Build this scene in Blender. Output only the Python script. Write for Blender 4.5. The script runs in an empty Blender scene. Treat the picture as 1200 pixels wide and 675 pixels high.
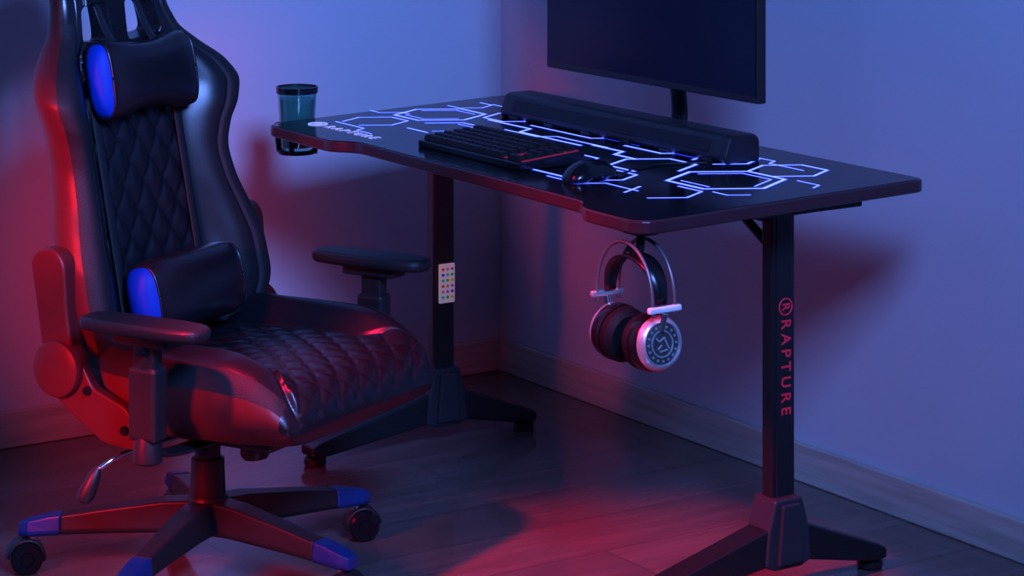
import bpy, bmesh, math, random
import numpy as np
from mathutils import Vector, Matrix, Euler
random.seed(7)
scene = bpy.context.scene
scene.view_settings.view_transform = 'Standard'
COL = scene.collection
pi = math.pi

# ------------------------------------------------------------ materials
def mat(name, color, rough=0.5, metal=0.0, spec=0.5, bump=None, emit=None, estr=0.0, coat=0.0, trans=0.0, alpha=1.0, var=None):
    m = bpy.data.materials.new(name); m.use_nodes = True
    nt = m.node_tree; b = nt.nodes['Principled BSDF']
    b.inputs['Base Color'].default_value = (*color, 1)
    b.inputs['Roughness'].default_value = rough
    b.inputs['Metallic'].default_value = metal
    b.inputs['Specular IOR Level'].default_value = spec
    b.inputs['Coat Weight'].default_value = coat
    b.inputs['Transmission Weight'].default_value = trans
    if emit:
        b.inputs['Emission Color'].default_value = (*emit, 1)
        b.inputs['Emission Strength'].default_value = estr
    tc = nt.nodes.new('ShaderNodeTexCoord')
    n = nt.nodes.new('ShaderNodeTexNoise')
    nt.links.new(tc.outputs['Object'], n.inputs['Vector'])
    n.inputs['Scale'].default_value = var[0] if var else 40
    n.inputs['Detail'].default_value = 4
    mx = nt.nodes.new('ShaderNodeMix'); mx.data_type = 'RGBA'
    v = var[1] if var else 0.1
    mx.inputs[6].default_value = (*[c*(1-v) for c in color], 1)
    mx.inputs[7].default_value = (*[min(1, c*(1+v)) for c in color], 1)
    nt.links.new(n.outputs['Fac'], mx.inputs[0])
    nt.links.new(mx.outputs[2], b.inputs['Base Color'])
    if bump:
        n2 = nt.nodes.new('ShaderNodeTexNoise')
        n2.inputs['Scale'].default_value = bump[0]
        n2.inputs['Detail'].default_value = 3
        nt.links.new(tc.outputs['Object'], n2.inputs['Vector'])
        bp = nt.nodes.new('ShaderNodeBump')
        bp.inputs['Strength'].default_value = bump[1]
        bp.inputs['Distance'].default_value = bump[2] if len(bump) > 2 else 0.001
        nt.links.new(n2.outputs['Fac'], bp.inputs['Height'])
        nt.links.new(bp.outputs['Normal'], b.inputs['Normal'])
    return m

M_leather = mat('black_leather', (0.007, 0.007, 0.010), 0.29, spec=0.5, bump=(350, 0.2, 0.0005))
M_side_redlit = mat('side_leather_redlit', (0.070, 0.007, 0.009), 0.42, spec=0.4, bump=(350, 0.2, 0.0005))  # black leather; the red light falling on it is put into this base colour
M_fabric = mat('side_fabric', (0.010, 0.010, 0.013), 0.6, spec=0.3, bump=(500, 0.9, 0.001))
M_blue = mat('blue_leather', (0.0, 0.035, 0.40), 0.5, spec=0.15, bump=(350, 0.2, 0.0006))
M_bluecap = mat('blue_plastic', (0.002, 0.022, 0.13), 0.4)
M_plastic = mat('black_plastic', (0.013, 0.011, 0.013), 0.42, spec=0.4, bump=(500, 0.15, 0.0004))
M_cover_redlit = mat('cover_plastic_redlit', (0.065, 0.007, 0.009), 0.42, spec=0.4, bump=(500, 0.15, 0.0004))  # black recliner plastic, with the red light's tint painted into its colour
M_gloss = mat('gloss_black', (0.006, 0.006, 0.008), 0.2, spec=0.4)
M_metal = mat('black_metal', (0.010, 0.010, 0.012), 0.35, metal=0.0, spec=0.5)
M_greymetal = mat('grey_metal', (0.16, 0.16, 0.17), 0.4, metal=0.6)
M_darkgrille = mat('dark_grille', (0.06, 0.06, 0.065), 0.4, metal=0.5, bump=(900, 1.0, 0.001))
M_pad = mat('ear_pad_leather', (0.006, 0.006, 0.008), 0.6, spec=0.15)
M_block = mat('block_grey', (0.026, 0.027, 0.034), 0.38)
M_chrome = mat('chrome', (0.7, 0.7, 0.72), 0.18, metal=1.0)
M_silver = mat('silver', (0.62, 0.62, 0.65), 0.3, metal=0.7)
M_white = mat('white_plastic', (0.75, 0.75, 0.78), 0.4)
M_desk = mat('desk_black', (0.004, 0.004, 0.006), 0.12, spec=0.18)
M_edge_redlit = mat('desk_edge_redlit', (0.05, 0.012, 0.018), 0.28)  # red highlight along the desk edge is tinted into the base colour
M_led = mat('led_line', (0.02, 0.02, 0.3), 0.5, emit=(0.02, 0.045, 1.0), estr=1.7)
M_ledw = mat('led_line_core', (0.05, 0.05, 0.3), 0.5, emit=(0.11, 0.165, 1.0), estr=4.6)
M_lettw = mat('white_blue_print', (0.05, 0.05, 0.3), 0.5, emit=(0.30, 0.38, 1.0), estr=1.1)
M_red = mat('red_print', (0.45, 0.01, 0.05), 0.5, emit=(0.6, 0.02, 0.06), estr=0.22)
M_screen = mat('screen', (0.002, 0.003, 0.010), 0.22, spec=0.2, emit=(0.005, 0.035, 0.35), estr=0.03)
M_keys = mat('keycap', (0.007, 0.006, 0.007), 0.5, spec=0.3)
M_cable = mat('cable', (0.01, 0.01, 0.01), 0.5)
M_glass = mat('tumbler_glass', (0.30, 0.75, 0.68), 0.06, trans=0.9)
M_liquid = mat('green_drink', (0.03, 0.17, 0.15), 0.2, spec=0.5)

def wall_mat(name):
    return mat(name, (0.50, 0.53, 0.60), 0.75, spec=0.2, bump=(60, 0.15, 0.002), var=(3, 0.04))
M_wall = wall_mat('wall_paint')

def floor_mat():
    m = bpy.data.materials.new('laminate_planks'); m.use_nodes = True
    nt = m.node_tree; b = nt.nodes['Principled BSDF']; L = nt.links.new
    tc = nt.nodes.new('ShaderNodeTexCoord')
    br = nt.nodes.new('ShaderNodeTexBrick')
    br.inputs['Scale'].default_value = 1
    br.inputs['Brick Width'].default_value = 1.25
    br.inputs['Row Height'].default_value = 0.19
    br.inputs['Mortar Size'].default_value = 0.0016
    br.inputs['Mortar Smooth'].default_value = 0.3
    br.inputs['Color1'].default_value = (0.115, 0.078, 0.075, 1)
    br.inputs['Color2'].default_value = (0.155, 0.105, 0.10, 1)
    br.inputs['Mortar'].default_value = (0.05, 0.04, 0.04, 1)
    L(tc.outputs['Object'], br.inputs['Vector'])
    mp = nt.nodes.new('ShaderNodeMapping'); mp.inputs['Scale'].default_value = (1.2, 14, 1)
    L(tc.outputs['Object'], mp.inputs['Vector'])
    n = nt.nodes.new('ShaderNodeTexNoise'); n.inputs['Scale'].default_value = 2.5; n.inputs['Detail'].default_value = 8
    L(mp.outputs['Vector'], n.inputs['Vector'])
    r = nt.nodes.new('ShaderNodeValToRGB')
    r.color_ramp.elements[0].position = 0.3; r.color_ramp.elements[0].color = (0.7, 0.7, 0.7, 1)
    r.color_ramp.elements[1].position = 0.7; r.color_ramp.elements[1].color = (1.05, 1.05, 1.05, 1)
    L(n.outputs['Fac'], r.inputs['Fac'])
    mx = nt.nodes.new('ShaderNodeMix'); mx.data_type = 'RGBA'; mx.blend_type = 'MULTIPLY'; mx.inputs[0].default_value = 1
    L(br.outputs['Color'], mx.inputs[6]); L(r.outputs['Color'], mx.inputs[7])
    L(mx.outputs[2], b.inputs['Base Color'])
    b.inputs['Roughness'].default_value = 0.10
    b.inputs['Specular IOR Level'].default_value = 0.6
    bp = nt.nodes.new('ShaderNodeBump'); bp.inputs['Strength'].default_value = 0.3; bp.inputs['Distance'].default_value = 0.001
    inv = nt.nodes.new('ShaderNodeMath'); inv.operation = 'SUBTRACT'; inv.inputs[0].default_value = 1
    L(br.outputs['Fac'], inv.inputs[1]); L(inv.outputs[0], bp.inputs['Height'])
    L(bp.outputs['Normal'], b.inputs['Normal'])
    return m
M_floor = floor_mat()

def wood_mat():
    m = bpy.data.materials.new('baseboard_wood'); m.use_nodes = True
    nt = m.node_tree; b = nt.nodes['Principled BSDF']; L = nt.links.new
    tc = nt.nodes.new('ShaderNodeTexCoord')
    mp = nt.nodes.new('ShaderNodeMapping'); mp.inputs['Scale'].default_value = (1.5, 1.5, 30)
    L(tc.outputs['Object'], mp.inputs['Vector'])
    n = nt.nodes.new('ShaderNodeTexNoise'); n.inputs['Scale'].default_value = 2; n.inputs['Detail'].default_value = 8
    L(mp.outputs['Vector'], n.inputs['Vector'])
    r = nt.nodes.new('ShaderNodeValToRGB')
    r.color_ramp.elements[0].position = 0.3; r.color_ramp.elements[0].color = (0.36, 0.30, 0.27, 1)
    r.color_ramp.elements[1].position = 0.7; r.color_ramp.elements[1].color = (0.55, 0.48, 0.43, 1)
    L(n.outputs['Fac'], r.inputs['Fac']); L(r.outputs['Color'], b.inputs['Base Color'])
    b.inputs['Roughness'].default_value = 0.5
    return m
M_base = wood_mat()

# ------------------------------------------------------------ helpers
def empty(name, loc=(0, 0, 0), rz=0):
    e = bpy.data.objects.new(name, None); e.location = loc; e.rotation_euler = (0, 0, rz)
    e.empty_display_size = 0.1; COL.objects.link(e); return e

def mk(name, verts, faces, mats, parent=None, smooth=True, midx=None):
    me = bpy.data.meshes.new(name)
    me.from_pydata([tuple(v) for v in verts], [], faces)
    if not isinstance(mats, (list, tuple)): mats = [mats]
    for m in mats: me.materials.append(m)
    if midx is not None: me.polygons.foreach_set('material_index', midx)
    bm = bmesh.new(); bm.from_mesh(me); bmesh.ops.recalc_face_normals(bm, faces=bm.faces); bm.to_mesh(me); bm.free()
    me.polygons.foreach_set('use_smooth', [smooth]*len(me.polygons))
    o = bpy.data.objects.new(name, me); COL.objects.link(o)
    if parent: o.parent = parent
    return o

def bevel(o, w, seg=3, ang=35):
    md = o.modifiers.new('bev', 'BEVEL'); md.width = w; md.segments = seg
    md.limit_method = 'ANGLE'; md.angle_limit = math.radians(ang)
    return o

def box(name, c, s, m, parent=None, bev=0.003, rot=None, taper=None):
    x, y, z = s[0]/2, s[1]/2, s[2]/2
    vs = []
    for sz in (-1, 1):
        k = taper if (taper and sz > 0) else (1, 1)
        for sx, sy in ((-1, -1), (1, -1), (1, 1), (-1, 1)):
            vs.append(Vector((sx*x*k[0], sy*y*k[1], sz*z)))
    R = Euler(rot).to_matrix() if rot else Matrix.Identity(3)
    vs = [R @ v + Vector(c) for v in vs]
    f = [(0, 3, 2, 1), (4, 5, 6, 7), (0, 1, 5, 4), (1, 2, 6, 5), (2, 3, 7, 6), (3, 0, 4, 7)]
    o = mk(name, vs, f, m, parent, smooth=False)
    if bev: bevel(o, bev)
    return o

def loft(name, rings, m, parent=None, cap=True, smooth=True, closed=True, midx=None):
    n = len(rings[0]); V = [p for r in rings for p in r]; F = []; MI = []
    jn = n if closed else n-1
    for i in range(len(rings)-1):
        for j in range(jn):
            F.append((i*n+j, i*n+(j+1) % n, (i+1)*n+(j+1) % n, (i+1)*n+j))
            MI.append(midx(i, j) if midx else 0)
    if cap:
        F.append(tuple(range(n))[::-1]); MI.append(midx(0, 0) if midx else 0)
        F.append(tuple((len(rings)-1)*n+j for j in range(n))); MI.append(midx(len(rings)-2, 0) if midx else 0)
    return mk(name, V, F, m, parent, smooth, MI)

def frame(d):
    d = Vector(d).normalized()
    up = Vector((0, 0, 1)) if abs(d.z) < 0.95 else Vector((1, 0, 0))
    a = d.cross(up).normalized(); b = a.cross(d).normalized()
    return a, b

def lathe(name, p, axis, prof, m, parent=None, n=40, midx=None, smooth=True, bev=0):
    a, b = frame(axis); d = Vector(axis).normalized(); p = Vector(p)
    rings = [[p + d*h + (a*math.cos(2*pi*k/n)+b*math.sin(2*pi*k/n))*max(r, 1e-4) for k in range(n)] for h, r in prof]
    o = loft(name, rings, m, parent, True, smooth, True, midx)
    if smooth:
        md = o.modifiers.new('es', 'EDGE_SPLIT'); md.split_angle = math.radians(40)
    return o

def rod(name, p1, p2, r1, r2, m, parent=None, n=20):
    p1 = Vector(p1); p2 = Vector(p2)
    return lathe(name, p1, p2-p1, [(0, r1), ((p2-p1).length, r2)], m, parent, n)

def tube(name, pts, r, m, parent=None, n=12, flat=None, closed=False, cyc_smooth=True, up=None):
    P = [Vector(p) for p in pts]
    out = []
    for i in range(len(P)-1):
        p0 = P[max(i-1, 0)]; p1 = P[i]; p2 = P[i+1]; p3 = P[min(i+2, len(P)-1)]
        for k in range(6):
            t = k/6
            out.append(0.5*((2*p1)+(-p0+p2)*t+(2*p0-5*p1+4*p2-p3)*t*t+(-p0+3*p1-3*p2+p3)*t**3) if cyc_smooth else p1.lerp(p2, t))
    out.append(P[-1]); rings = []
    prev = None
    for i, p in enumerate(out):
        d = (out[min(i+1, len(out)-1)]-out[max(i-1, 0)]).normalized()
        if up is not None:
            a = d.cross(Vector(up)).normalized(); b = a.cross(d)
        elif prev is None:
            a, b = frame(d)
        else:
            a = (prev - d*prev.dot(d)).normalized(); b = a.cross(d)
        prev = a
        fr = flat if flat else r
        rings.append([p + a*(r*math.cos(2*pi*k/n)) + b*(fr*math.sin(2*pi*k/n)) for k in range(n)])
    return loft(name, rings, m, parent)

def prism(name, pts, z0, z1, m, parent=None, bev=0.003, axis='z', smooth=False):
    n = len(pts)
    def T(a, b, h):
        return {'z': (a, b, h), 'y': (a, h, b), 'x': (h, a, b)}[axis]
    V = [T(a, b, z0) for a, b in pts]+[T(a, b, z1) for a, b in pts]
    F = [tuple(range(n))[::-1], tuple(range(n, 2*n))]+[(i, (i+1) % n, n+(i+1) % n, n+i) for i in range(n)]
    o = mk(name, V, F, m, parent, smooth)
    if bev: bevel(o, bev)
    return o

def rounded(pts, rads, seg=6):
    out = []; n = len(pts)
    for i in range(n):
        p = Vector(pts[i]); a = Vector(pts[i-1])-p; b = Vector(pts[(i+1) % n])-p
        r = min(rads[i] if isinstance(rads, (list, tuple)) else rads, a.length*0.49, b.length*0.49)
        A = p+a.normalized()*r; B = p+b.normalized()*r
        for k in range(seg+1):
            t = k/seg
            q = A*(1-t)**2+p*2*t*(1-t)+B*t*t
            out.append((q.x, q.y))
    return out

def sm(xs, ys, x):
    n = len(xs)
    if x <= xs[0]: return ys[0]
    if x >= xs[-1]: return ys[-1]
    i = max(k for k in range(n-1) if xs[k] <= x)
    def sl(k):
        if k == 0: return (ys[1]-ys[0])/(xs[1]-xs[0])
        if k == n-1: return (ys[-1]-ys[-2])/(xs[-1]-xs[-2])
        a = (ys[k]-ys[k-1])/(xs[k]-xs[k-1]); b = (ys[k+1]-ys[k])/(xs[k+1]-xs[k])
        return 0 if a*b <= 0 else 2*a*b/(a+b)
    h = xs[i+1]-xs[i]; t = (x-xs[i])/h
    return ((2*t**3-3*t*t+1)*ys[i]+(t**3-2*t*t+t)*h*sl(i)+(-2*t**3+3*t*t)*ys[i+1]+(t**3-t*t)*h*sl(i+1))

def sstep(a, b, x):
    t = min(1, max(0, (x-a)/(b-a))); return t*t*(3-2*t)

def quilt(u, v, pu, pv):
    a = u/pu+v/pv; b = u/pu-v/pv
    return (abs(math.sin(pi*a))*abs(math.sin(pi*b)))**0.36

# ------------------------------------------------------------ room
def slab(name, lo, hi, m):
    c = [(a+b)/2 for a, b in zip(lo, hi)]; s = [b-a for a, b in zip(lo, hi)]
    return box(name, c, s, m, None, 0)
slab('floor', (-6, -8, -0.1), (0.1, 0.1, 0), M_floor)
slab('wall_left', (-6, 0, 0), (0.1, 0.1, 3.0), M_wall)
slab('wall_right', (0, -8, 0), (0.1, 0, 3.0), M_wall)
b1 = slab('baseboard_left', (-6, -0.014, 0), (0, 0, 0.082), M_base); bevel(b1, 0.004)
b2 = slab('baseboard_right', (-0.014, -8, 0), (0, -0.014, 0.082), M_base); bevel(b2, 0.004)

# ------------------------------------------------------------ desk
desk = empty('gaming_desk', (-0.49, -1.095, 0))
D0 = Vector((-0.49, -1.095, 0))
def dk(p): return tuple(Vector(p)-D0)
outl = [(-0.235, -0.385), (-0.235, -1.81), (-0.945, -1.878), (-0.945, -1.70), (-0.903, -1.655), (-0.893, -0.83), (-0.935, -0.785), (-0.93, -0.50)]
rads = [0.03, 0.03, 0.055, 0.03, 0.03, 0.03, 0.03, 0.04]
o2 = [(x-D0.x, y-D0.y) for x, y in outl]
prism('tabletop', rounded(o2, rads), 0.726, 0.7495, M_edge_redlit, desk, 0.004)
cx = sum(p[0] for p in o2)/8; cy = sum(p[1] for p in o2)/8
ins = [(cx+(x-cx)*0.985, cy+(y-cy)*0.993) for x, y in o2]
prism('glass_surface', rounded(ins, rads), 0.749, 0.7505, M_desk, desk, 0.0)

def leg(y, tag):
    c = lambda x, yy, z: dk((x, yy, z))
    box('column_'+tag, c(-0.49, y, 0.41), (0.055, 0.03, 0.63), M_metal, desk, 0.004)
    box('column_trim_'+tag, c(-0.49+0.0, y-0.0155, 0.42), (0.036, 0.003, 0.6), M_plastic, desk, 0.001)
    prism('base_block_'+tag, [(-0.055, 0.055), (-0.048, 0.12), (-0.032, 0.175), (0.032, 0.175), (0.048, 0.12), (0.055, 0.055), (0.03, 0.045), (-0.03, 0.045)],
          y-D0.y-0.032, y-D0.y+0.032, M_block, desk, 0.006, axis='y')
    prism('base_face_'+tag, [(-0.030, 0.055), (-0.020, 0.165), (0.020, 0.165), (0.030, 0.055)], y-D0.y-0.040, y-D0.y-0.030, M_block, desk, 0.004, axis='y')
    for s, xe in ((-1, -0.81+0.49), (1, -0.267+0.49)):
        x0 = s*0.035
        pts = [(x0, 0.055), (x0, 0.125), (xe, 0.052), (xe+s*0.02, 0.042), (xe+s*0.02, 0.022), (xe-s*0.01, 0.02)]
        prism('foot_%s_%d' % (tag, s+1), pts, y-D0.y-0.028, y-D0.y+0.028, M_metal, desk, 0.005, axis='y')
        lathe('pad_%s_%d' % (tag, s+1), (xe, y-D0.y, 0.0), (0, 0, 1), [(0, 0.02), (0.004, 0.024), (0.016, 0.024), (0.022, 0.014)], M_plastic, desk, 24)
    prism('top_arm_'+tag, [(-0.30, 0.726), (0.2, 0.726), (0.2, 0.712), (0.05, 0.69), (-0.05, 0.69), (-0.30, 0.712)], y-D0.y-0.025, y-D0.y+0.025, M_metal, desk, 0.003, axis='y')
leg(-0.503, 'a'); leg(-1.686, 'b')
for xx in (-0.025, 0.02):
    box('crossbar_%d' % int(xx*1000+50), (xx, 0, 0.70), (0.025, 1.18, 0.04), M_metal, desk, 0.003)
for s, yy in ((1, -1.686), (-1, -0.503)):
    y0 = yy-D0.y
    rod('brace_a%d' % (s+1), (-0.0, y0+s*0.01, 0.62), (0.0, y0+s*0.16, 0.705), 0.009, 0.009, M_metal, desk)
    rod('brace_b%d' % (s+1), (0.012, y0+s*0.01, 0.655), (0.012, y0+s*0.10, 0.705), 0.007, 0.007, M_metal, desk)
box('under_bracket', (0.03, -1.77-D0.y, 0.718), (0.16, 0.05, 0.016), M_plastic, desk, 0.004)

# LED circuit lines
LV = []; LF = []; CV = []; CF = []
zlay = [0]
def ribbon(pts, w, core=True):
    zlay[0] += 1
    dz = (zlay[0] % 40)*0.000004
    for (V, F, ww, zz) in ((LV, LF, w*2.0, 0.7508+dz), (CV, CF, w*1.0, 0.7511+dz)):
        for i in range(len(pts)-1):
            a = Vector((*pts[i], 0)); b = Vector((*pts[i+1], 0))
            d = (b-a)
            if d.length < 1e-5: continue
            d.normalize(); n = Vector((-d.y, d.x, 0))*ww/2; e = d*ww*0.3
            k = len(V)
            for q in (a-e-n, b+e-n, b+e+n, a-e+n): V.append((q.x-D0.x, q.y-D0.y, zz))
            F.append((k, k+1, k+2, k+3))
def dot(x, y, r):
    for (V, F, rr, zz) in ((LV, LF, r*1.2, 0.7510), (CV, CF, r*0.7, 0.7513)):
        k = len(V)
        for q in range(10): V.append((x-D0.x+rr*math.cos(q*pi/5), y-D0.y+rr*math.sin(q*pi/5), zz))
        F.append(tuple(range(k, k+10)))
def hexa(cx, cy, r, sides=range(6), w=0.004, sq=1.0):
    P = [(cx+sq*r*math.sin(pi/3*k), cy+r*math.cos(pi/3*k)) for k in range(7)]
    for k in sides: ribbon([P[k], P[k+1]], w)
A = range(6)
def run(x, y, segs, w, ends=True):
    pts = [(x, y)]
    for dr, l in segs:
        x += l*math.sin(dr*pi/3); y -= l*math.cos(dr*pi/3); pts.append((x, y))
    ribbon(pts, w)
    if ends: dot(*pts[-1], w*1.0); dot(*pts[0], w*0.9)
# left cluster
hexa(-0.545, -0.590, 0.100, A, .0050); hexa(-0.545, -0.590, 0.076, [0, 1, 3, 4], .0022)
hexa(-0.715, -0.600, 0.070, [0, 1, 2, 3, 5], .0035)
hexa(-0.410, -0.500, 0.050, [1, 2, 3, 4], .003)
hexa(-0.425, -0.720, 0.075, [0, 2, 3, 4, 5], .0045)
hexa(-0.640, -0.765, 0.080, [0, 1, 2, 4], .004); hexa(-0.640, -0.765, 0.058, [1, 2, 3], .0022)
# right cluster
hexa(-0.560, -1.620, 0.110, A, .0058); hexa(-0.560, -1.620, 0.084, [0, 1, 2, 4], .0025)
hexa(-0.735, -1.660, 0.070, [1, 2, 3, 5], .0035)
hexa(-0.395, -1.600, 0.075, [0, 1, 2, 3, 5], .0045)
hexa(-0.570, -1.405, 0.085, [0, 1, 2, 4, 5], .0052)
hexa(-0.410, -1.430, 0.065, [0, 2, 3, 5], .0045)
hexa(-0.720, -1.450, 0.065, [0, 1, 2, 3], .004)
for a in [(-0.36, -0.52, [(0, .12), (1, .03), (0, .10)], .003), (-0.79, -0.56, [(0, .12), (-1, .03), (0, .06)], .003),
          (-0.64, -0.45, [(0, .04), (1, .05), (0, .03)], .003),
          (-0.50, -0.72, [(0, .16), (-1, .05), (0, .22)], .0055), (-0.55, -0.86, [(0, .12), (1, .04), (0, .18)], .004),
          (-0.47, -0.84, [(0, .22), (1, .03), (0, .12)], .0045), (-0.65, -0.88, [(0, .14), (1, .04), (0, .16), (-1, .04), (0, .06)], .004),
          (-0.52, -1.14, [(0, .10), (-1, .04), (0, .07)], .006), (-0.47, -1.18, [(0, .12), (1, .03), (0, .06)], .0055),
          (-0.61, -1.20, [(0, .08), (-1, .05), (0, .04)], .0045), (-0.79, -1.26, [(0, .16)], .005),
          (-0.81, -1.40, [(0, .10), (1, .05), (0, .10)], .003), (-0.345, -1.36, [(0, .14), (-1, .03), (0, .10)], .003),
          (-0.455, -1.70, [(0, .06), (-1, .03)], .003), (-0.66, -1.71, [(0, .04), (1, .04)], .003),
          (-0.40, -1.27, [(0, .08)], .0045), (-0.67, -1.29, [(0, .05), (1, .03)], .004)]:
    run(*a)
mk('led_lines', LV, LF, M_led, desk, False); mk('led_line_cores', CV, CF, M_ledw, desk, False)

def text(name, s, size, loc, rot, m, parent, ext=0.0004, sp=1.0, off=0.012):
    cu = bpy.data.curves.new(name, 'FONT'); cu.body = s; cu.size = size; cu.extrude = ext
    cu.align_x = 'CENTER'; cu.align_y = 'CENTER'; cu.space_character = sp; cu.offset = size*off
    o = bpy.data.objects.new(name, cu); COL.objects.link(o); cu.materials.append(m)
    o.location = loc; o.rotation_euler = rot; o.parent = parent; return o
text('desk_lettering', 'RAPTURE', 0.036, dk((-0.84, -0.715, 0.7512)), (0, 0, -pi/2), M_lettw, desk, sp=1.5, off=-0.01)
def ring_logo(name, c, r, ax, m, parent):
    a, b = frame(ax)
    pts = [Vector(c)+a*r*math.cos(2*pi*k/24)+b*r*math.sin(2*pi*k/24) for k in range(25)]
    tube(name, pts, r*0.09, m, parent, 6)
ring_logo('desk_logo_ring', dk((-0.84, -0.570, 0.7508)), 0.020, (0, 0, 1), M_lettw, desk)
text('desk_logo_letter', 'R', 0.027, dk((-0.84, -0.570, 0.7512)), (0, 0, -pi/2), M_lettw, desk, off=-0.01)
fy = -1.686-0.0175
text('leg_lettering', 'RAPTURE', 0.031, dk((-0.487, fy, 0.412)), Euler((pi/2, pi/2, 0), 'XYZ'), M_red, desk, sp=1.5)
ring_logo('leg_logo_ring', dk((-0.487, fy, 0.523)), 0.015, (0, 1, 0), M_red, desk)
text('leg_logo_letter', 'R', 0.024, dk((-0.487, fy, 0.523)), Euler((pi/2, pi/2, 0), 'XYZ'), M_red, desk)

# cup holder
ch = (-0.815, -0.430)
def hang_ring(name, z, r, h, t):
    lathe(name, dk((ch[0], ch[1], z)), (0, 0, 1), [(0, r), (h, r), (h, r-t), (0, r-t), (0, r)], M_plastic, desk, 40)
hang_ring('cupholder_ring', 0.722, 0.050, 0.012, 0.006)
lathe('cupholder_base', dk((ch[0], ch[1], 0.668)), (0, 0, 1), [(0, 0.040), (0.008, 0.043)], M_plastic, desk, 40)
for k in range(4):
    a = pi/4+k*pi/2
    rod('cupholder_rib_%d' % k, dk((ch[0]+0.040*math.cos(a), ch[1]+0.040*math.sin(a), 0.67)), dk((ch[0]+0.047*math.cos(a), ch[1]+0.047*math.sin(a), 0.725)), 0.006, 0.006, M_plastic, desk)
box('cupholder_arm', dk((-0.80, -0.505, 0.720)), (0.05, 0.06, 0.010), M_plastic, desk, 0.003)

# headphone hook
box('hook_plate', dk((-0.90, -1.815, 0.722)), (0.04, 0.05, 0.01), M_plastic, desk, 0.002)
tube('hook', [dk((-0.90, -1.815, 0.722)), dk((-0.90, -1.815, 0.70)), dk((-0.90, -1.812, 0.688)), dk((-0.90, -1.80, 0.683)), dk((-0.90, -1.785, 0.69))], 0.008, M_plastic, desk, 12)

# ------------------------------------------------------------ tumbler
cup = empty('drinking_tumbler', (ch[0], ch[1], 0.677))
lathe('cup_glass', (0, 0, 0), (0, 0, 1), [(0, 0.033), (0.004, 0.035), (0.134, 0.044), (0.134, 0.0415), (0.006, 0.0325)], M_glass, cup, 48)
lathe('drink', (0, 0, 0.007), (0, 0, 1), [(0, 0.031), (0.105, 0.0385)], M_liquid, cup, 48)
lathe('lid_band', (0, 0, 0.124), (0, 0, 1), [(0, 0.0438), (0, 0.0455), (0.014, 0.0465), (0.014, 0.043), (0.0, 0.0415), (0, 0.0438)], M_gloss, cup, 48)

# ------------------------------------------------------------ monitor
mon = empty('computer_monitor', (-0.38, -1.126, 0.7505))
W = 0.726; Hh = 0.44; zb = 0.862-0.7505
box('bezel', (0.012, 0, zb+Hh/2), (0.022, W, Hh), M_plastic, mon, 0.003)
box('screen', (0.0005, 0, zb+Hh/2+0.004), (0.002, W-0.012, Hh-0.022), M_screen, mon, 0)
box('rear_housing', (0.04, 0, zb+Hh/2), (0.045, W*0.55, Hh*0.6), M_plastic, mon, 0.015)
tube('stand_neck', [(0.085, 0, 0.006), (0.088, 0, 0.06), (0.078, 0, 0.14), (0.06, 0, 0.26)], 0.024, M_metal, mon, 16, flat=0.012, up=(1, 0, 0))
prism('stand_base', rounded([(0.045, -0.10), (0.13, -0.09), (0.13, 0.09), (0.045, 0.10)], 0.02), 0.0, 0.009, M_metal, mon, 0.003)

# ------------------------------------------------------------ soundbar
bar = empty('soundbar', (-0.405, -1.085, 0.7505))
prof = rounded([(-0.045, 0.0), (-0.05, 0.012), (-0.036, 0.050), (-0.025, 0.054), (0.03, 0.054), (0.04, 0.045), (0.04, 0.0)], 0.006, 4)
rings = []
for y, k in [(-0.395, 0.93), (-0.391, 0.98), (-0.38, 1.0), (0.38, 1.0), (0.391, 0.98), (0.395, 0.93)]:
    rings.append([Vector((a*k, y, b*k+0.0)) for a, b in prof])
o = loft('bar_body', rings, M_plastic, bar, smooth=False); bevel(o, 0.001)
box('bar_grille', (-0.0430, 0, 0.030), (0.004, 0.70, 0.026), M_fabric, bar, 0.002, rot=(0, math.radians(20), 0))
for i in range(6):
    box('bar_foot_%d' % i, (-0.046, -0.34+i*0.136, 0.004), (0.012, 0.03, 0.008), M_plastic, bar, 0.001)

# ------------------------------------------------------------ keyboard
kb = empty('keyboard', (-0.745, -1.140, 0.7505), math.radians(0))
prism('keyboard_body', [(-0.078, 0), (-0.078, 0.014), (0.072, 0.026), (0.077, 0.0)], -0.185, 0.185, M_gloss, kb, 0.003, axis='y')
KV = []; KF = []
for r in range(6):
    x = -0.062+r*0.0222+(0.004 if r == 5 else 0)
    c = 0
    while c < 17:
        wdt = 1
        if r == 0 and c == 4: wdt = 6
        if c == 14 or (r == 1 and c in (15, 17)):
            c += 1; continue
        y = 0.174-(c+wdt/2)*0.0203
        z = 0.014+(x+0.078)/0.15*0.012
        sx, sy = 0.0092, 0.0092*wdt+(wdt-1)*0.0008
        k = len(KV)
        for zz, kk in ((z, 1.0), (z+0.010, 0.76)):
            for a, b in ((-1, -1), (1, -1), (1, 1), (-1, 1)):
                KV.append((x+a*sx*kk, y+b*(sy-(1-kk)*0.009), zz))
        KF += [(k+4, k+5, k+6, k+7), (k, k+1, k+5, k+4), (k+1, k+2, k+6, k+5), (k+2, k+3, k+7, k+6), (k+3, k, k+4, k+7)]
        c += wdt
mk('keycaps', KV, KF, M_keys, kb, False)
box('under_glow', (0.0, 0, 0.0205), (0.13, 0.355, 0.001), mat('key_glow', (0.3, 0.02, 0.05), emit=(0.7, 0.02, 0.08), estr=0.20), kb, 0, rot=(0, -math.radians(4.6), 0))

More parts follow.
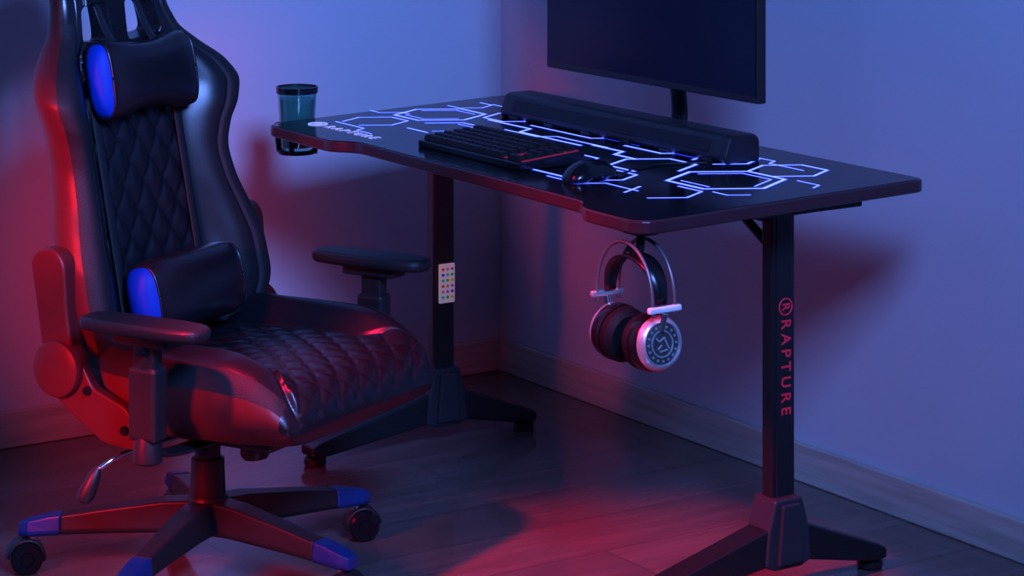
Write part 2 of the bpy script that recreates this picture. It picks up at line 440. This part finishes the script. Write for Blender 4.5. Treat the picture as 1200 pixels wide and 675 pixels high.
# ------------------------------------------------------------ mouse
ms = empty('computer_mouse', (-0.765, -1.475, 0.7505), math.radians(8))
rings = []
for i in range(25):
    t = i/24; x = -0.062+0.124*t
    w = 0.033*max(0.02, (1-abs(2*t-1)**3.2))**0.5*(1-0.12*math.sin(pi*t)**2*(1 if t > .5 else .4))
    h = 0.038*max(0.02, math.sin(pi*(0.08+0.84*(1-t)*0.75+0.1)))*max(.05, (1-abs(2*t-1)**4))**0.5
    rings.append([Vector((x, w*math.cos(2*pi*k/28), max(0.001, h*0.25+h*0.75*math.sin(2*pi*k/28)) if math.sin(2*pi*k/28) > -0.2 else 0.001)) for k in range(28)])
loft('mouse_body', rings, M_gloss, ms)
box('mouse_wheel', (0.032, 0, 0.028), (0.02, 0.006, 0.012), M_plastic, ms, 0.003)
tube('mouse_cable', [(0.06, 0, 0.008), (0.09, 0.0, 0.003), (0.13, 0.02, 0.003), (0.20, 0.03, 0.003), (0.26, 0.0, 0.003), (0.29, -0.02, 0.003)], 0.002, M_cable, ms, 8)

# ------------------------------------------------------------ headphones
hp = empty('headphones', (-0.90, -1.80, 0.594))
hp.scale = (1.05, 1.05, 1.05)
def arch(name, half, ztop, zend, xo, r, m, n=14, flat=None):
    pts = []
    for k in range(n+1):
        a = pi*k/n
        pts.append((xo*1.0, half*math.cos(a), zend+(ztop-zend)*math.sin(a)**0.8))
    tube(name, pts, r, m, hp, 10, flat=flat, up=(1, 0, 0) if flat else None)
for xo in (-0.022, 0.022):
    arch('arch_%d' % (xo*1000), 0.078, 0.104, -0.005, xo, 0.0032, M_greymetal)
rings = []
for k in range(25):
    a = pi*k/24; y = 0.070*math.cos(a); z = 0.012+0.068*math.sin(a)**0.8
    ny = math.cos(a); nz = math.sin(a); w = 0.010+0.010*math.sin(a)
    rings.append([Vector((sx*w, y+st*0.002*ny, z+st*0.002*nz)) for sx, st in ((-1, -1), (1, -1), (1, 1), (-1, 1))])
loft('head_strap', rings, M_leather, hp)
for s in (-1, 1):
    box('slider_%d' % (s+1), (0, s*0.079, 0.006), (0.066, 0.010, 0.011), M_white if s < 0 else M_silver, hp, 0.004)
    rod('yoke_%d' % (s+1), (0, s*0.079, 0.0), (0, s*0.070, -0.03), 0.006, 0.006, M_chrome, hp)
    c = Vector((0, s*0.030, -0.055)); ax = Vector((0, s*1.0, 0.10))
    lathe('ear_pad_%d' % (s+1), c, ax, [(-0.012, 0.02), (-0.014, 0.035), (-0.006, 0.045), (0.006, 0.046), (0.012, 0.042)], M_pad, hp, 40)
    lathe('housing_%d' % (s+1), c, ax, [(0.010, 0.046), (0.016, 0.047), (0.030, 0.0455), (0.036, 0.042)], M_gloss, hp, 40)
    lathe('cap_ring_%d' % (s+1), c, ax, [(0.034, 0.0445), (0.039, 0.043), (0.045, 0.038), (0.046, 0.035), (0.043, 0.033), (0.036, 0.033)], M_silver, hp, 40)
    lathe('cap_grille_%d' % (s+1), c, ax, [(0.034, 0.0335), (0.042, 0.033), (0.044, 0.024), (0.044, 0.012), (0.043, 0.001)], M_darkgrille, hp, 40)
    lathe('inner_ring_%d' % (s+1), c, ax, [(0.043, 0.0225), (0.0455, 0.0215), (0.0455, 0.0200), (0.043, 0.0190)], M_silver, hp, 40)
    a, b = frame(ax); d = ax.normalized()
    for k in range(16):
        an = 2*pi*k/16
        p = c+d*0.0435+(a*math.cos(an)+b*math.sin(an))*0.0275
        rod('vent_%d_%d' % (s+1, k), p-d*0.003, p+d*0.0010, 0.0022, 0.0022, M_silver, hp, 10)
    for q, (u0, v0, u1, v1) in enumerate([(-.012, -.008, -.004, .010), (-.004, .010, .006, .004), (.006, .004, .012, .010), (-.008, -.010, .006, -.012), (.002, -.002, .010, -.008)]):
        rod('emblem_%d_%d' % (s+1, q), c+d*0.0445+a*u0+b*v0, c+d*0.0445+a*u1+b*v1, 0.0016, 0.0016, M_silver, hp, 8)

# ------------------------------------------------------------ remote
rm = empty('led_remote', (-0.487, -0.503-0.0175-0.004, 0.362))
box('remote_body', (0, 0, 0), (0.041, 0.007, 0.088), mat('remote_white', (0.8, 0.8, 0.82), 0.4, emit=(0.6, 0.65, 0.8), estr=0.18), rm, 0.003)
cols_ = [(0.8, 0.02, 0.02), (0.02, 0.5, 0.05), (0.03, 0.05, 0.8), (0.3, 0.3, 0.32), (0.8, 0.35, 0.02), (0.02, 0.5, 0.6), (0.5, 0.02, 0.5)]
bm_ = [mat('button_%d' % i, c, 0.4, emit=c, estr=0.15) for i, c in enumerate(cols_)]
for r in range(6):
    for c in range(3):
        rod('button_%d_%d' % (r, c), (-0.012+0.012*c, -0.002, 0.032-0.0125*r), (-0.012+0.012*c, -0.0048, 0.032-0.0125*r), 0.0036, 0.0034, bm_[(r*2+c*3+r//2) % 7], rm, 12)

# ------------------------------------------------------------ chair
chair = empty('gaming_chair', (-1.3235, -1.018, 0), math.radians(-63.4))
YO = 0.018
lathe('hub', (0, 0, 0.075), (0, 0, 1), [(0, 0.034), (0.006, 0.042), (0.055, 0.044), (0.07, 0.036)], M_plastic, chair, 36)
lathe('gas_lift', (0, 0, 0.13), (0, 0, 1), [(0, 0.036), (0.01, 0.034), (0.085, 0.031), (0.088, 0.024), (0.15, 0.024), (0.155, 0.014), (0.18, 0.014)], M_plastic, chair, 36)
for k, dg in enumerate((36, 108, 180, 252, 324)):
    an = math.radians(dg) + math.radians(30)
    d = Vector((math.cos(an), math.sin(an), 0)); n = Vector((-d.y, d.x, 0))
    st = [(0.02, 0.034, 0.078, 0.140), (0.08, 0.031, 0.080, 0.138), (0.20, 0.026, 0.077, 0.122), (0.275, 0.0235, 0.074, 0.110)]
    st2 = [(0.275, 0.0245, 0.073, 0.1115), (0.30, 0.024, 0.072, 0.108), (0.335, 0.023, 0.070, 0.100), (0.355, 0.016, 0.070, 0.094)]
    for nm, S, m in (('leg', st, M_plastic), ('leg_cap', st2, M_bluecap)):
        rings = [[d*r+n*w*0.8+Vector((0, 0, z0)), d*r+n*w+Vector((0, 0, z0+0.008)), d*r+n*w*0.75+Vector((0, 0, z1)), d*r-n*w*0.75+Vector((0, 0, z1)), d*r-n*w+Vector((0, 0, z0+0.008)), d*r-n*w*0.8+Vector((0, 0, z0))] for r, w, z0, z1 in S]
        o = loft('%s_%d' % (nm, k+1), rings, m, chair, smooth=False); bevel(o, 0.004)
    c = d*0.330
    ca = an + random.uniform(-0.9, 0.9); cd = Vector((math.cos(ca), math.sin(ca), 0)); cn = Vector((-cd.y, cd.x, 0))
    rod('caster_stem_%d' % (k+1), c+Vector((0, 0, 0.045)), c+Vector((0, 0, 0.074)), 0.009, 0.009, M_chrome, chair)
    wc = c+cd*0.012+Vector((0, 0, 0.030))
    for s in (-1, 1):
        lathe('caster_wheel_%d_%d' % (k+1, s+1), wc+cn*s*0.008, cn*s, [(0, 0.028), (0.003, 0.030), (0.014, 0.030), (0.018, 0.026), (0.018, 0.014), (0.015, 0.012)], M_gloss, chair, 28)
    R = []
    for q in range(13):
        a = pi*0.02+q/12*pi*1.05
        R.append([wc+cd*rr*math.cos(a)+Vector((0, 0, rr*math.sin(a)))+cn*ww for rr, ww in ((0.032, -0.02), (0.036, -0.016), (0.036, 0.016), (0.032, 0.02))])
    loft('caster_hood_%d' % (k+1), R, M_plastic, chair)

# --- seat cushion
xs = [-0.20, -0.17, -0.10, 0.0, 0.10, 0.20, 0.27, 0.31, 0.330, 0.344, 0.350]
tz = [0.405, 0.420, 0.425, 0.425, 0.428, 0.432, 0.428, 0.420, 0.405, 0.385, 0.36]
bz = [0.335, 0.320, 0.315, 0.312, 0.312, 0.315, 0.318, 0.320, 0.322, 0.328, 0.345]
sw = [0.19, 0.215, 0.25, 0.275, 0.285, 0.285, 0.275, 0.262, 0.252, 0.243, 0.232]
sb = [0.03, 0.05, 0.062, 0.060, 0.056, 0.050, 0.034, 0.014, 0.004, 0.0, 0.0]
NX = 170; NT = 190; NB = 24
X = []
for i in range(NX+1):
    t = i/NX; X.append(-0.20+0.55*(math.sin(pi/2*t)*0.45+t*0.55))
rings = []; u = 0
px = None
T = [math.sin(pi/2*(-1+2*k/NT))*0.6+0.4*(-1+2*k/NT) for k in range(NT+1)]
for x in X:
    top = sm(xs, tz, x); bot = sm(xs, bz, x); w = sm(xs, sw, x); b = sm(xs, sb, x); M = (top+bot)/2
    if px: u += math.hypot(x-px[0], top-px[1])
    px = (x, top); ring = []
    qw = 0.163+0.055*sstep(0.22, 0.33, x)
    cw = 0.16/w
    for t in T:
        a = abs(t); e = max(0, 1-a**9)**0.5
        bb = b*sstep(cw*0.95, cw*1.35, a)
        q = 0
        gro = math.exp(-((a*w-qw)/0.004)**2)*-0.007
        if a*w < qw:
            q = 0.0075*quilt(u, t*w, 0.076, 0.062)*sstep(qw, qw-0.010, a*w)
        ring.append(Vector((x+(q*0.7 if x > 0.32 else 0), YO+w*t, M+(top-M+bb)*e+q+gro)))
    for k in range(1, NB):
        t = 1-2*k/NB; e = max(0, 1-abs(t)**9)**0.5
        ring.append(Vector((x, YO+w*t, M-(M-bot)*e)))
    rings.append(ring)
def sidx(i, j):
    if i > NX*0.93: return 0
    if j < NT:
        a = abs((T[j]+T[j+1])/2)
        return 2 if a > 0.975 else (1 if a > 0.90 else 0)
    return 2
loft('seat_cushion', rings, [M_leather, M_fabric, M_side_redlit], chair, midx=sidx)
box('seat_pan', (0.06, YO, 0.305), (0.40, 0.36, 0.022), M_metal, chair, 0.008)
box('tilt_mechanism', (0.03, 0, 0.285), (0.22, 0.13, 0.04), M_metal, chair, 0.01)
lathe('tension_knob', (0.12, -0.02, 0.29), (0.1, 0, -1), [(0, 0.02), (0.01, 0.026), (0.045, 0.028), (0.055, 0.022)], M_plastic, chair, 24)
tube('lever_rod', [(0.02, -0.08, 0.285), (0.02, -0.20, 0.285), (0.02, -0.28, 0.29), (0.0, -0.32, 0.27)], 0.005, M_chrome, chair)
lathe('lever_grip', (0.0, -0.32, 0.274), (-0.25, -0.35, -0.9), [(0, 0.006), (0.012, 0.011), (0.05, 0.016), (0.062, 0.012), (0.066, 0.004)], M_plastic, chair, 20)

# --- backrest
Z0, Z1 = 0.385, 1.285
def xf(z): return -0.115-0.20*(z-0.45)
zs_ = [0.385, 0.42, 0.46, 0.54, 0.60, 0.66, 0.72, 0.77, 0.82, 0.87, 0.905, 0.94, 0.975, 1.01, 1.07, 1.15, 1.22, 1.26, 1.285]
ws_ = [0.19, 0.225, 0.255, 0.282, 0.280, 0.265, 0.246, 0.240, 0.250, 0.272, 0.282, 0.264, 0.218, 0.178, 0.158, 0.156, 0.142, 0.115, 0.06]
bs_ = [0.01, 0.04, 0.07, 0.092, 0.090, 0.078, 0.066, 0.062, 0.070, 0.084, 0.086, 0.072, 0.04, 0.020, 0.012, 0.01, 0.008, 0.004, 0]
hs_ = [0.018, 0.032, 0.036, 0.038, 0.038, 0.038, 0.037, 0.036, 0.034, 0.031, 0.030, 0.029, 0.028, 0.026, 0.025, 0.024, 0.022, 0.018, 0.006]
NZ = 200; NT2 = 180; NB2 = 40
T2 = [math.sin(pi/2*(-1+2*k/NT2))*0.6+0.4*(-1+2*k/NT2) for k in range(NT2+1)]
rings = []
for i in range(NZ+1):
    z = Z0+(Z1-Z0)*i/NZ
    w = sm(zs_, ws_, z); b = sm(zs_, bs_, z); h0 = sm(zs_, hs_, z); x0 = xf(z)
    ring = []
    pan = min(0.125, w*0.55)
    cw = pan/w
    def mf(a): return -h0+b*sstep(cw*0.95, 0.93, a)
    def front(a): 
        return mf(a)+h0+0.010*math.exp(-((a-0.68)/0.12)**2)*(b/0.09)
    def backd(a): return -2*h0+0.45*b*sstep(cw*0.95, 1.0, a)
    def cen(a): return 0.5*(front(a)+backd(a))
    for t in T2:
        a = abs(t); e = max(0, 1-a**12)**0.5
        yy = a*w; q = 0
        if z < 0.97 and yy < pan:
            q = 0.0105*quilt(z, t*w, 0.090, 0.060)*sstep(pan, pan-0.010, yy)*sstep(0.97, 0.94, z)
        g = -0.009*math.exp(-((yy-pan-0.002)/0.004)**2)-0.005*math.exp(-((a-0.80)/0.012)**2)
        d = cen(a)+(front(a)-cen(a))*e+q+g*e
        ring.append(Vector((x0+d, YO+w*t, z-0.2*d)))
    for k in range(1, NB2):
        t = math.sin(pi/2*(1-2*k/NB2)); a = abs(t); e = max(0, 1-a**12)**0.5
        d = cen(a)-(cen(a)-backd(a))*e
        ring.append(Vector((x0+d, YO+w*t, z-0.2*d)))
    rings.append(ring)
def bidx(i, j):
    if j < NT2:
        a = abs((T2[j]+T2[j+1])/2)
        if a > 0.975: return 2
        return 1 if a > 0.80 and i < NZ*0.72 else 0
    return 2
back = loft('backrest', rings, [M_leather, M_fabric, M_side_redlit], chair, midx=bidx)
bpy.context.view_layer.update()
for s in (-1, 1):
    pts = rounded([(YO+s*0.022, 0.985), (YO+s*0.120, 0.995), (YO+s*0.110, 1.055), (YO+s*0.028, 1.065)], 0.014, 5)
    c = prism('cut', pts, -0.5, 0.1, M_leather, None, 0, axis='x')
    c.matrix_world = chair.matrix_world.copy()
    bpy.context.view_layer.update()
    md = back.modifiers.new('cut', 'BOOLEAN'); md.operation = 'DIFFERENCE'; md.object = c; md.solver = 'EXACT'
    bpy.context.view_layer.update()
    dg = bpy.context.evaluated_depsgraph_get()
    nm = bpy.data.meshes.new_from_object(back.evaluated_get(dg))
    back.modifiers.clear(); back.data = nm
    bpy.data.objects.remove(c)
back.name = 'backrest'

def pillow(name, c, hl, hh, hd, waist, endsz, tilt):
    rings = []; N = 48; L = 60
    for i in range(L+1):
        s = -1+2*i/L
        s = math.sin(s*pi/2)*0.7+s*0.3
        e = max(0.0, 1-abs(s)**7)**0.5
        wv = (1-waist*(1-abs(s)**2))
        H = hh*wv*max(e, 0.02); Dp = hd*(0.72+0.28*(1-s*s))*max(e, 0.02)
        ring = []
        for k in range(N):
            a = 2*pi*k/N
            ca, sa = math.cos(a), math.sin(a)
            pw = 0.68
            xx = Dp*math.copysign(abs(ca)**pw, ca); zz = H*math.copysign(abs(sa)**pw, sa)
            ring.append(Vector((xx*math.cos(tilt)+zz*math.sin(tilt)*-1, s*hl, zz*math.cos(tilt)+xx*math.sin(tilt)))+Vector(c))
        rings.append(ring)
    f = lambda i, j: 1 if (i < L*endsz or i >= L*(1-endsz)) else 0
    o = loft(name, rings, [M_leather, M_blue], chair, midx=f)
    for s in (-1, 1):
        k = int(math.ceil(L*endsz)) if s < 0 else L-int(math.ceil(L*endsz))
        r = rings[k]; tube(name+'_piping_%d' % (s+1), [Vector(c)+(p-Vector(c))*1.005 for p in r[::3]]+[Vector(c)+(r[0]-Vector(c))*1.005], 0.003, M_leather, chair, 6)
    return o
pillow('head_pillow', (-0.165, YO-0.004, 0.925), 0.150, 0.092, 0.044, 0.32, 0.15, 0.18)
pillow('lumbar_pillow', (-0.062, YO, 0.525), 0.155, 0.074, 0.055, 0.06, 0.14, 0.25)
for s in (-1, 1):
    tube('pillow_strap_%d' % (s+1), [(-0.19, YO+s*0.06, 0.985), (-0.215, YO+s*0.06, 1.02), (-0.235, YO+s*0.06, 1.06)], 0.011, M_leather, chair, 8, flat=0.002, up=(1, 0, 0.2))
    xo = lambda z: xf(z)+0.012
    tube('belt_strap_%d' % (s+1), [(xo(z), YO+s*0.122, z) for z in (0.48, 0.6, 0.72, 0.85, 0.96)], 0.012, M_fabric, chair, 8, flat=0.003, up=(1, 0, 0.2))

# --- recliner brackets, both sides
for s in (-1, 1):
    y = YO+s*0.292
    lathe('recliner_disc_%d' % (s+1), (-0.12, y-s*0.012, 0.428), (0, s, 0), [(0, 0.052), (0.024, 0.054), (0.034, 0.050), (0.038, 0.040), (0.039, 0.02)], M_cover_redlit, chair, 44)
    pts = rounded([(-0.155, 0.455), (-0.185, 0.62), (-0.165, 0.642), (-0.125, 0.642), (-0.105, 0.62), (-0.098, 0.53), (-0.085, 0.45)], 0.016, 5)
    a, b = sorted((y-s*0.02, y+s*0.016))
    prism('recliner_cover_%d' % (s+1), pts, a, b, M_cover_redlit, chair, 0.006, axis='y')
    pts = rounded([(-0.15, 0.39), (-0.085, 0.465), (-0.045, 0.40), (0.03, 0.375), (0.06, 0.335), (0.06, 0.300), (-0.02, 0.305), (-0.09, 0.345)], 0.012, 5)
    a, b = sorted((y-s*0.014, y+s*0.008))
    prism('side_bracket_%d' % (s+1), pts, a, b, M_cover_redlit, chair, 0.004, axis='y')
    for (bx, bz_) in ((-0.055, 0.395), (0.03, 0.335)):
        rod('bolt_%d_%d' % (s+1, int(bx*100)), (bx, y+s*0.006, bz_), (bx, y+s*0.014, bz_), 0.009, 0.008, M_gloss, chair, 16)

# --- armrests
for s, ya, xc in ((-1, -0.328, 0.117), (1, 0.375, 0.128)):
    x0 = xc-0.117
    pts = rounded([(x0-0.022, ya-0.030), (x0+0.03, ya-0.042), (x0+0.19, ya-0.044), (x0+0.243, ya-0.028), (x0+0.243, ya+0.028), (x0+0.19, ya+0.044), (x0+0.03, ya+0.042), (x0-0.022, ya+0.030)], 0.035, 6)
    o = prism('arm_pad_%d' % (s+1), pts, 0.524, 0.548, M_plastic, chair, 0.010, smooth=False)
    o.modifiers['bev'].segments = 4
    box('arm_mount_%d' % (s+1), (xc, ya, 0.515), (0.12, 0.05, 0.018), M_plastic, chair, 0.004)
    box('arm_post_%d' % (s+1), (xc, ya, 0.46), (0.046, 0.028, 0.11), M_plastic, chair, 0.005)
    box('arm_sleeve_%d' % (s+1), (xc, ya, 0.405), (0.060, 0.040, 0.13), M_plastic, chair, 0.008)
    lathe('arm_foot_%d' % (s+1), (xc, ya, 0.30), (0, 0, 1), [(0, 0.022), (0.004, 0.026), (0.03, 0.025), (0.05, 0.019), (0.06, 0.017)], M_plastic, chair, 28)
    tube('arm_bracket_%d' % (s+1), [(xc, YO+s*0.12, 0.302), (xc, YO+s*0.26, 0.302), (xc, ya-s*0.01, 0.325), (xc, ya, 0.40)], 0.024, M_metal, chair, 12, flat=0.007, up=(0, -s*0.3, 1))
    rod('arm_button_%d' % (s+1), (xc+0.005, ya+s*0.018, 0.50), (xc+0.005, ya+s*0.034, 0.50), 0.008, 0.007, M_gloss, chair)

# ------------------------------------------------------------ lights
def look(o, t):
    d = Vector(t)-o.location; o.rotation_euler = d.to_track_quat('-Z', 'Y').to_euler()
def area(name, loc, tgt, e, col, sx, sy=None, spread=None):
    l = bpy.data.lights.new(name, 'AREA'); l.energy = e; l.color = col; l.shape = 'RECTANGLE'; l.size = sx; l.size_y = sy or sx
    if spread: l.spread = math.radians(spread)
    o = bpy.data.objects.new(name, l); o.location = loc; COL.objects.link(o); look(o, tgt); return o
def spot(name, loc, tgt, e, col, ang, blend=0.5, size=0.1):
    l = bpy.data.lights.new(name, 'SPOT'); l.energy = e; l.color = col; l.spot_size = math.radians(ang); l.spot_blend = blend; l.shadow_soft_size = size
    o = bpy.data.objects.new(name, l); o.location = loc; COL.objects.link(o); look(o, tgt); return o
def W3(X, Z, z):   # plan coordinates measured along / across the view axis -> room coordinates
    return (-3.410+0.8349*X+0.5504*Z, -5.224-0.5504*X+0.8349*Z, z)
area('blue_key_light', (-1.9, -3.8, 2.2), (-1.8, 0, 0.9), 88, (0.15, 0.30, 1.0), 0.6, spread=118)
area('violet_fill_light', (-3.9, -2.6, 2.6), (-1.6, 0, 0.8), 8, (0.28, 0.34, 1.0), 1.0)
spot('red_floor_light', W3(-1.0, 3.6, 2.1), W3(0.05, 4.40, 0.0), 640, (1.0, 0.008, 0.07), 31, 0.6, 0.08)
spot('red_back_light', W3(-1.03, 3.95, 0.92), W3(-0.88, 4.5, 0.74), 52, (1.0, 0.008, 0.02), 42, 0.35, 0.10)
spot('red_seat_light', W3(-1.15, 3.80, 0.62), W3(-0.80, 4.32, 0.32), 85, (1.0, 0.008, 0.02), 36, 0.5, 0.10)
w = bpy.data.worlds.new('world'); scene.world = w; w.use_nodes = True
w.node_tree.nodes['Background'].inputs[0].default_value = (0.08, 0.14, 0.5, 1)
w.node_tree.nodes['Background'].inputs[1].default_value = 0.08

# ------------------------------------------------------------ camera
cd = bpy.data.cameras.new('camera'); cam = bpy.data.objects.new('camera', cd); COL.objects.link(cam)
cam.location = (-3.410, -5.2237, 1.51)
cam.rotation_euler = (pi/2, 0, math.atan2(-0.5504, 0.8349))
cd.sensor_width = 36; cd.lens = 87.0; cd.shift_y = -607.5/1200
cd.clip_start = 0.05
scene.camera = cam
